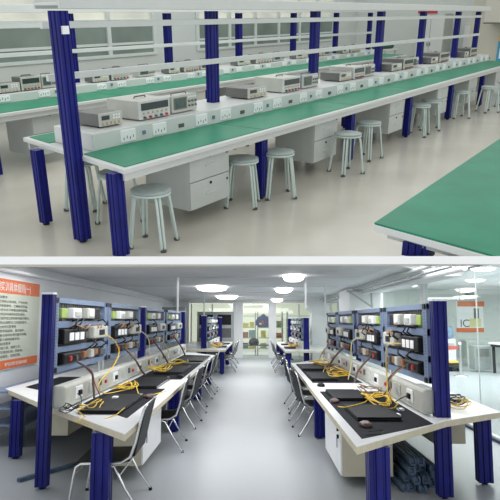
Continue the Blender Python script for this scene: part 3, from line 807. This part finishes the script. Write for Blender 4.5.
# white documents
flat('paper_sheet', [(8.45, 1.15), (9.4, 1.15), (9.4, 1.75), (8.45, 1.75)], ZT, ZT + .0015, WHT, 'white sheet between two black mats on the left near bench', 'paper')
flat('paper_sheet', [(8.05, -1.15), (8.9, -1.2), (8.9, -1.5), (8.05, -1.5)], ZT, ZT + .0015, WHT, 'white papers between the black mats on the right near bench', 'paper')
t = thing('bracket_tag', 'thin black outlined tag on the right near bench corner', 'tag', (5.0, -1.05, ZT))
MB().tube([(0, .16, .004), (.04, .02, .004), (.22, -.04, .004), (.16, .10, .004)], .005, 5).build('outline', BLACK, t)


# ------------------------------------------------------------------ cables
def coil(label, x, y, z, rx_, ry_, n, m, r_=.011, seed=1, group='cable coils on the benches', tail=None, name='cable_coil'):
    R = random.Random(seed); pts = []
    N = n * 14
    for i in range(N):
        a = 2 * pi * i / 14; q = 1 + .25 * sin(i * .37 + seed) + R.uniform(-.22, .22)
        pts.append((rx_ * q * cos(a) + .25 * rx_ * sin(i * .11 + seed), ry_ * q * sin(a) + .2 * ry_ * cos(i * .17), r_ + .02 + .045 * (i / N) + .022 * sin(i * .9 + seed)))
    if tail: pts += [(tx - x, ty - y, tz - z) for tx, ty, tz in tail]
    o = MB().tube(pts, r_ * .52, 6).build(name, m, None, 0, (x, y, z))
    return tag(o, label, 'cable', group)


coil('yellow cable coil at the near end of the left bench, looping over the edge', 6.35, 1.72, ZT, .20, .10, 2, YEL, .011, 3,
     tail=[(6.05, 1.75, .80), (5.85, 1.62, .775), (5.72, 1.66, .75), (5.70, 1.52, .72), (5.82, 1.42, .76), (6.0, 1.35, .776), (6.25, 1.33, .80)])
coil('tangle of black leads beside the yellow coil on the left bench end', 6.22, 1.87, ZT, .12, .07, 3, BLACK, .009, 5)
coil('yellow cable coil behind the nearest laptop on the left bench', 8.1, 1.72, ZT + .005, .30, .11, 4, YEL, .012, 8, tail=[(7.6, 1.45, .78), (7.4, 1.3, .776), (7.9, 1.15, .776)])
coil('yellow cable tangle on the second laptop of the left bench', 10.6, 1.65, ZT + .045, .45, .16, 4, YEL, .014, 9)
coil('yellow cable tangle by the far mat of the left bench', 12.7, 1.6, ZT + .005, .6, .16, 4, YEL, .014, 19)
coil('yellow cable tangle behind the nearest laptop on the right bench', 6.9, -1.38, ZT + .005, .40, .12, 6, YEL, .012, 11, tail=[(6.7, -1.2, .80), (6.4, -1.05, .81), (6.3, -.92, .80), (6.5, -.88, .78)])
coil('brown and dark lead tangle near the sockets of the right bench', 7.8, -1.45, ZT + .005, .45, .10, 4, mat('brown_lead', (.20, .11, .05), .5), .011, 12)
coil('yellow cable tangle on the farther mat of the right bench', 10.2, -1.38, ZT + .005, .6, .14, 5, YEL, .014, 14)
coil('dark lead tangle on the farther mat of the right bench', 11.0, -1.45, ZT + .005, .8, .12, 5, mat('brown_lead', (.20, .11, .05), .5), .014, 15)
coil('yellow cable tangle at the far end of the right bench', 12.6, -1.35, ZT + .005, .5, .16, 4, YEL, .016, 16)
coil('black power leads on the window side of the right bench', 6.9, -2.2, ZT + .005, .22, .10, 4, BLACK, .012, 17)
coil('yellow leads on the window side of the right bench', 6.6, -2.15, ZT + .0005, .22, .10, 3, YEL, .011, 18)
coil('yellow coil lying on the lower frame by the left wall', 10.0, 3.3, .45, .35, .08, 3, YEL, .014, 21)
coil('yellow cable mass on the left far bench', 21.2, 1.35, ZT, .8, .16, 5, YEL, .02, 22)
coil('brown cable mass on the left far bench', 22.8, 1.35, ZT, .8, .14, 5, mat('brown_lead', (.20, .11, .05), .5), .02, 23)
coil('yellow cable mass on the right far bench', 21.0, -1.30, ZT, .8, .12, 5, YEL, .02, 24)
coil('brown cable mass on the right far bench', 23.0, -1.30, ZT, .8, .12, 5, mat('brown_lead', (.20, .11, .05), .5), .02, 25)

DW = mat('grey_brown_lead', (.10, .07, .06), .5)


def hang(label, pts, m, r_=.011):
    p0 = pts[0]
    # smooth by Catmull-Rom
    P = [Vector(p) for p in pts]; P = [P[0]] + P + [P[-1]]; out = []
    for i in range(1, len(P) - 2):
        for k in range(6):
            u = k / 6; a, b, c, d = P[i - 1], P[i], P[i + 1], P[i + 2]
            out.append(.5 * ((2 * b) + (c - a) * u + (2 * a - 5 * b + 4 * c - d) * u * u + (3 * b - a - 3 * c + d) * u ** 3))
    out.append(P[-1])
    o = MB().tube([tuple(q - Vector(p0)) for q in out], r_ * .62, 6).build('hanging_cable', m, None, 0, p0)
    return tag(o, label, 'cable', 'cables hanging from the training panels')


hang('yellow cable hanging from the nearest left panel down to the bench', [(8.0, 1.98, 1.50), (8.15, 1.90, 1.42), (8.3, 1.86, 1.25), (7.9, 1.85, 1.08), (7.2, 1.84, .95), (7.3, 1.80, .82), (7.9, 1.65, .80)], YEL)
hang('thick dark wire bundle below the nearest left panel', [(7.0, 2.06, 1.22), (7.05, 1.90, 1.1), (7.05, 1.87, .95), (7.0, 1.84, .80)], DW, .024)
hang('red lead beside the dark bundle below the nearest left panel', [(7.15, 2.06, 1.2), (7.12, 1.90, 1.05), (7.12, 1.87, .95), (7.2, 1.82, .80)], RED, .010)
hang('yellow cable hanging from the second left panel', [(10.5, 1.98, 1.50), (10.7, 1.88, 1.35), (10.7, 1.85, 1.0), (10.6, 1.75, .80)], mat('pale_yellow_lead', (.55, .5, .25), .5), .013)
hang('dark bundle below the second left panel', [(9.6, 2.06, 1.25), (9.6, 1.88, 1.05), (9.8, 1.84, .9), (9.9, 1.78, .80)], DW, .026)
hang('pale lead below the third left panel', [(13.0, 2.0, 1.3), (13.1, 1.86, 1.0), (13.0, 1.8, .8)], mat('pale_yellow_lead', (.55, .5, .25), .5), .015)
hang('dark bundle below the third left panel', [(12.4, 2.06, 1.25), (12.4, 1.88, 1.0), (12.6, 1.8, .8)], DW, .028)
hang('dark bundle below the fourth left panel', [(15.5, 2.06, 1.25), (15.5, 1.88, 1.0), (15.6, 1.8, .8)], DW, .03)
hang('yellow cable hanging from the nearest right panel down to the bench', [(6.75, -1.62, 1.43), (6.95, -1.52, 1.40), (6.98, -1.50, 1.2), (6.95, -1.50, 1.0), (6.85, -1.46, .86), (7.1, -1.38, .80)], YEL)
hang('dark bundle below the nearest right panel', [(7.1, -1.70, 1.15), (7.1, -1.54, 1.0), (7.0, -1.52, .9), (7.1, -1.45, .80)], DW, .024)
hang('orange lead below the nearest right panel', [(6.9, -1.70, 1.18), (6.9, -1.54, 1.05), (6.9, -1.52, .9), (6.8, -1.45, .80)], mat('orange_brown_wire', (.40, .22, .08), .5), .010)
hang('pale lead hanging from the second right panel', [(9.2, -1.62, 1.42), (9.4, -1.50, 1.35), (9.4, -1.48, 1.0), (9.2, -1.40, .80)], mat('pale_yellow_lead', (.55, .5, .25), .5), .013)
hang('dark bundle below the second right panel', [(9.0, -1.70, 1.15), (9.0, -1.52, .95), (8.9, -1.45, .80)], DW, .028)
hang('dark bundle below the third right panel', [(11.8, -1.70, 1.15), (11.8, -1.52, .95), (11.9, -1.45, .80)], DW, .032)
hang('brown lead below the fourth right panel', [(13.8, -1.70, 1.15), (13.8, -1.52, .95), (13.7, -1.45, .80)], mat('orange_brown_wire', (.40, .22, .08), .5), .02)
hang('black plug lead at the near left socket', [(6.62, 1.925, .90), (6.6, 1.88, .87), (6.5, 1.85, .80), (6.3, 1.86, .79)], BLACK, .009)
hang('black plug lead at the near right socket', [(6.45, -1.60, .90), (6.5, -1.55, .87), (6.6, -1.50, .80), (6.1, -1.45, .79)], BLACK, .009)
for i, (x, y, s_) in enumerate([(6.35, -1.50, 1), (6.0, -1.38, 1), (7.0, 1.60, 0)]):
    tag(B(-.05, .05, -.03, .03, 0, .02).build('white_connector', WHT, None, .004, (x, y, ZT + (.0045 if s_ else .041))), ['small white connector by the near right socket', 'small white connector at the near end of the right mat', 'small white connector on the nearest left laptop'][i], 'connector')

# ------------------------------------------------------------------ poster on the left wall
t = thing('wall_poster', 'large orange and cream rules poster on the left wall behind the blue post', 'poster', (9.25, 3.75, 0))
PX0, PX1, PZ0, PZ1 = -1.25, 1.10, .955, 2.315
B(PX0, PX1, -.03, 0, PZ0, PZ1).build('board', WHT, t, .003)
B(PX0 + .01, PX1 - .01, -.034, -.03, PZ0 + .14, PZ1 - .23).build('text_field', PAPER, t)
B(PX0 + .01, PX1 - .01, -.034, -.03, PZ1 - .23, PZ1 - .015).build('header_band', ORANGE, t)
B(PX0 + .01, PX1 - .01, -.034, -.03, PZ0 + .01, PZ0 + .14).build('footer_band', ORANGE, t)
rot = (pi / 2, 0, 0)
text('电气装调实训具体细则(一)', .155, WHT, t, (PX0 + .12, -.036, PZ1 - .185), rot, 'header_lettering', sx=1.0)
lines = ['一、实训要求', '1、实训前认真阅读，严守纪律。', '2、按规程操作，正确使用仪器。', '3、未经允许不得擅自通电拆卸。', '4、接线完毕须经检查后通电。', '5、发现异常立即切断电源并报告。', '6、保持台面整洁工具摆放整齐。', '二、安全用电注意事项', '1、严禁带电接线，湿手操作。', '2、更换元件时必须先断开电源。', '3、注意人身和设备安全。',
         '三、实训结束要求', '整理导线工具，清理工位。', '认真填写使用记录，经检查。', '按时完成报告，注明日期。']
for i, s_ in enumerate(lines): text(s_, .046, INK, t, (PX0 + (.45 if s_[0] in '一二三' else .55), -.036, PZ1 - .305 - i * .0625), rot, 'body_lettering', sx=2.0)
text('电气实训室 安全操作规程', .06, WHT, t, (PX0 + 1.0, -.036, PZ0 + .05), rot, 'footer_lettering', sx=1.3)
MB().lathe([(.02, 0), (.05, 0), (.05, .003), (.02, .003)], (0, 0, 0), 16).build('round_emblem', mat('navy_print', (.03, .06, .25), .5), t, 0, (PX0 + .75, -.036, PZ0 + .075)).rotation_euler = (pi / 2, 0, 0)

# low steel-blue frame by the left wall, under the poster
t = thing('steel_rack', 'low steel-blue metal rack by the left wall under the poster', 'rack', (10.4, 3.35, 0))
for z in (.30, .52, .74): B(-2.2, 2.8, -.25, .25, z - .03, z).build('shelf_rail', STEELB, t, .004)
for x in (-2.15, 0, 2.75):
    for y in (-.22, .22): B(x - .03, x + .03, y - .03, y + .03, 0, .74).build('leg', STEELB, t)
for i, (x, w_, h_) in enumerate([(-1.4, .5, .16), (-.5, .4, .12), (.8, .6, .16)]):
    tag(B(-w_ / 2, w_ / 2, -.14, .14, 0, h_).build('equipment_box', DARK, None, .01, (10.4 + x, 3.35, .521)), ['dark box at the near end of the steel-blue rack', 'dark box in the middle of the steel-blue rack', 'dark box farther along the steel-blue rack'][i], 'box', 'dark boxes on the rack')

# bundle of slate-blue profiles on the floor
R = random.Random(4)
n = 0
for lay, cnt in enumerate((5, 5, 4, 2)):
    for k in range(cnt):
        y = -1.44 - .078 * k - .035 * lay; xo = R.uniform(-.05, .25)
        t = MB().use(PIPEB); a = .036
        t.box(-1.3, 1.3, -a, a, 0, .02); t.box(-1.3, 1.3, -a, -a + .015, 0, .07); t.box(-1.3, 1.3, a - .015, a, 0, .07); t.box(-1.27, 1.27, -.02, .02, .02, .055)
        t.box(-1.3, 1.3, -a, -a + .03, .065, .076); t.box(-1.3, 1.3, a - .03, a, .065, .076)
        o = t.build('metal_profile', PIPEB, None, 0, (7.45 + xo, y - .05, .0005 + lay * .078)); o.rotation_euler = (0, 0, R.uniform(-.006, .006))
        tag(o, f'slate blue metal profile in the floor bundle, {["bottom", "second", "third", "top"][lay]} layer, {ORD[k]} to the aisle' if lay + k else 'slate blue metal profile at the aisle-side bottom corner of the floor bundle', 'metal profile', 'slate blue profiles under the right bench')
t = MB().use(PIPEB).box(-.9, .9, -.03, .03, 0, .04)
o = t.build('metal_profile', PIPEB, None, .004, (7.3, 2.05, .0005)); o.rotation_euler = (0, 0, -.5)
tag(o, 'single blue-grey profile lying on the floor under the left bench', 'metal profile')

# ------------------------------------------------------------------ back of the room: cabinets, store shelves
def steel_cabinet(label, x, y, w_, d, h, dark=False):
    t = thing('steel_cabinet', label, 'cabinet', (x, y, 0), group='grey cabinets at the back')
    B(0, d, -w_ / 2, w_ / 2, 0, h).build('body', STEELG, t, .01)
    for k in (0, 1):
        q = B(-.02, 0, -w_ / 2 + .02 + k * w_ / 2, k * w_ / 2 - .02, .08, h - .06).build('door', mat('grey_cabinet_door', (.33, .36, .36), .4, .1, .03), t, .004)
        if dark:
            B(-.03, -.02, -w_ / 2 + .10 + k * w_ / 2, k * w_ / 2 - .10, h * .72, h * .94).build('window_panel', BLACK, q)
            B(-.03, -.02, -w_ / 2 + .10 + k * w_ / 2, k * w_ / 2 - .10, h * .45, h * .65).build('window_panel', DARK, q)
        B(-.035, -.02, -.05 + k * .06, -.03 + k * .06, h * .4, h * .5).build('handle', CHROME, q)
    return t


steel_cabinet('tall grey steel cabinet standing by the left wall at the back', 24.2, 3.27, .92, .5, 2.2)
steel_cabinet('grey cabinet with dark glazed doors left of the aisle at the back', 26.6, 1.75, 1.6, .5, 2.05, True)
t = thing('wall_box', 'grey electrical box on the left wall above the benches', 'electrical box', (19.0, 3.74, 1.35))
B(-.5, .5, -.25, 0, 0, .75).build('housing', GRAYW, t, .01); B(-.46, .46, -.27, -.25, .04, .71).build('door', WHITE, t, .005)


def rack(label, x, y0, y1, h, shelves):
    t = thing('storage_rack', label, 'storage rack', (x, (y0 + y1) / 2, 0), group='metal racks in the store room')
    W = (y1 - y0) / 2
    for yy in (-W + .03, W - .03):
        for xx in (.03, .55): B(xx - .025, xx + .025, yy - .025, yy + .025, 0, h).build('upright', STEELG, t)
    for z in shelves: B(0, .58, -W, W, z - .04, z).build('shelf', GRAYW, t)
    return t


rack('grey store room rack on the left behind the glass', 29.0, -.05, 1.0, 2.1, (.35, .85, 1.35, 1.9))
rack('grey store room rack with colourful boxes behind the glass', 29.0, -1.35, -.1, 2.1, (.35, .85, 1.35, 1.9))
rack('grey rack right of the white column behind the glass', 28.4, -3.0, -1.5, 2.1, (.35, .85, 1.35, 1.9))
cols = [(.75, .62, .08), (.22, .38, .36), (.07, .08, .12), (.55, .35, .18), (.6, .6, .55), (.16, .18, .18), (.45, .12, .08), (.3, .35, .2)]
names = ['yellow', 'teal', 'navy', 'cardboard brown', 'off-white', 'charcoal', 'dull red', 'olive']
k = 0
for x, ys, rk in ((29.05, (.15, .45, .75), 'left'), (29.05, (-1.15, -.8, -.4), 'middle'), (28.45, (-2.7, -2.2, -1.75), 'right')):
    for z in (.35, .85, 1.35):
        for y in ys:
            c = cols[(k * 5 + 2 * int(z * 2)) % 8]; nm = names[(k * 5 + 2 * int(z * 2)) % 8]
            if rk == 'left' and z == 1.35: c, nm = cols[0], names[0]
            w_ = R.uniform(.2, .3); hh = R.uniform(.18, .38)
            t = thing('storage_box', f'{nm} box on the {rk} store rack, {["low", "middle", "upper"][int((z - .3) * 2)]} shelf, {["rightmost", "centre", "leftmost"][ys.index(y)] if rk != "left" else ["rightmost", "centre", "leftmost"][ys.index(y)]}', 'box', (x, y, z), group='boxes on the store racks')
            m = mat('box_' + nm.replace(' ', '_').replace('-', '_'), c, .5, 0, .08)
            B(0, .4, -w_ / 2, w_ / 2, 0, hh).build('carton', m, t, .008); B(-.004, .404, -w_ / 2 - .004, w_ / 2 + .004, hh - .03, hh + .004).build('lid', m, t, .004)
            k += 1
t = thing('work_jacket', 'navy jacket with red trim hanging on the store room rack', 'jacket', (28.85, -.40, 1.35))
b = MB().lathe([(.02, .62), (.07, .60), (.12, .54), (.24, .47), (.27, .3), (.25, .1), (.26, 0)], (0, 0, 0), 16); b.build('body', mat('navy_cloth', (.02, .035, .16), .8), t).scale = (.45, 1, 1)
for sg in (-1, 1): MB().tube([(0, sg * .2, .47), (0, sg * .30, .3), (-.02, sg * .31, .08)], .07, 8, .05).build('sleeve', mat('navy_cloth', (.02, .035, .16), .8), t)
B(-.13, -.11, -.02, .12, .15, .30).build('red_patch', RED, t); B(-.13, -.115, .08, .2, .12, .2).build('white_patch', WHT, t)
t = thing('work_table', 'low dark table standing behind the back glass', 'table', (28.2, .2, 0))
B(-.3, .3, -1.3, .7, .5, .55).build('top', MIDG, t)
for yy in (-1.2, .6):
    for xx in (-.25, .25): B(xx - .03, xx + .03, yy - .03, yy + .03, 0, .5).build('leg', DARK, t)
tag(MB().lathe([(.2, 0), (.24, .1), (.2, .25), (.06, .34)], (0, 0, 0), 16).build('dark_bag', BLACK, None, 0, (27.95, .05, .551)), 'dark bag on the low table behind the back glass', 'bag')

# ------------------------------------------------------------------ next room behind the right glass
t = thing('wall_poster', 'orange-banded white poster with a grey square on top, behind the right glass', 'poster', (23.89, -8.45, 0))
B(-.02, 0, -.55, .50, 1.30, 2.42).build('sheet', WHT, t)
B(-.028, -.02, -.60, .45, 2.22, 2.42).build('orange_band', ORANGE, t); B(-.028, -.02, -.55, .52, 1.22, 1.38).build('orange_band', ORANGE, t)
B(-.026, -.02, -.38, -.18, 1.75, 2.15).build('figure_print', MIDG, t); B(-.026, -.02, -.45, .0, 1.42, 1.75).build('yellow_print', mat('lemon_print', (.72, .70, .35), .5), t)
B(-.03, -.02, -.22, .12, 2.50, 2.78).build('grey_square', MIDG, t)
text('lC', .42, DARK, t, (-.03, .38, 1.42), (pi / 2, 0, -pi / 2), 'letters')
t = thing('water_dispenser', 'white water dispenser with blue bottle beside the blue post, behind the glass', 'water dispenser', (22.6, -7.2, 0))
B(-.2, .2, -.2, .2, 0, 1.0).build('cabinet', WHT, t, .02)
MB().lathe([(.07, 1.0), (.17, 1.06), (.18, 1.15), (.165, 1.22), (.18, 1.3), (.175, 1.42), (.1, 1.46)], (0, 0, 0), 18).build('bottle', mat('pale_blue_bottle', (.30, .42, .60), .15), t)
B(-.21, -.2, -.14, .14, .6, .85).build('tap_panel', GRAYW, t)
for i, (x, y) in enumerate([(18.6, -6.25)]):
    t = thing('barrier_post', 'chrome queue barrier post with red belt behind the right glass', 'barrier', (x, y, 0))
    MB().lathe([(.02, .03), (.20, .02), (.22, .0)], (0, 0, 0), 20).build('base', CHROME, t)
    MB().cyl((0, 0, .02), (0, 0, .92), .04, n=12).build('post', CHROME, t)
    MB().lathe([(.055, .92), (.055, .98), (.03, 1.0)], (0, 0, 0), 14).build('cap', CHROME, t)
    B(-.01, .01, .04, 1.9, .80, .90).build('belt', mat('salmon_belt', (.62, .12, .10), .5), t)
t = thing('low_bench', 'black and yellow striped step behind the barrier belt', 'step', (20.5, -6.3, 0))
B(-.3, .3, -.5, .75, 0, .28).build('box', BLACK, t, .01); B(-.31, .31, -.5, .75, .28, .33).build('yellow_strip', YEL, t); B(-.32, -.30, -.1, .4, .08, .12).build('yellow_strip', YEL, t)
t = thing('desk', 'white desk with black frame behind the right glass', 'desk', (19.2, -8.3, 0))
B(-.5, .5, -1.4, .75, .92, .97).build('top', WHT, t, .004)
B(-.45, .45, -1.38, .70, .84, .92).build('frame', BLACK, t)
for yy in (.62, -.1, -1.3):
    for xx in (-.42, .42): B(xx - .035, xx + .035, yy - .035, yy + .035, 0, .84).build('leg', BLACK, t)
t = thing('grey_bin', 'grey cabinet box at the left end of the far desk', 'box', (20.2, -7.45, 0))
B(-.25, .25, -.28, .28, .08, .85).build('body', STEELG, t, .02); B(-.26, -.25, -.2, .2, .5, .75).build('front', MIDG, t)
t = thing('office_chair', 'wide dark chair pushed under the desk behind the right glass', 'chair', (19.3, -8.5, 0))
B(-.25, .25, -.8, .35, .42, .5).build('seat', DARK, t, .02); B(.2, .28, -.8, .35, .42, .82).build('backrest', DARK, t, .02)
for yy in (-.7, .25): MB().cyl((0, yy, 0), (0, yy, .42), .03).build('leg', DARK, t)
t = thing('monitor', 'dark flat monitor at the right edge on the far desk', 'monitor', (19.0, -8.75, .971))
B(-.1, .1, -.15, .15, 0, .02).build('stand', DARK, t, .004); B(-.02, .02, -.03, .03, .02, .15).build('neck', DARK, t); B(-.03, .01, -.32, .32, .12, .48).build('screen', BLACK, t, .006)
t = thing('wall_counter', 'long grey counter along the far wall behind the glass', 'counter', (22.9, -9.3, 0))
B(-.3, .3, -1.9, 1.5, .90, .95).build('top', GRAYW, t)
for yy in (-1.8, 1.4): B(-.28, .28, yy - .03, yy + .03, 0, .9).build('leg', GRAYW, t)

# ================================================================== place the upper room
bpy.context.view_layer.update()
for o in UPPER: o.matrix_basis = ROOM_UP @ o.matrix_basis
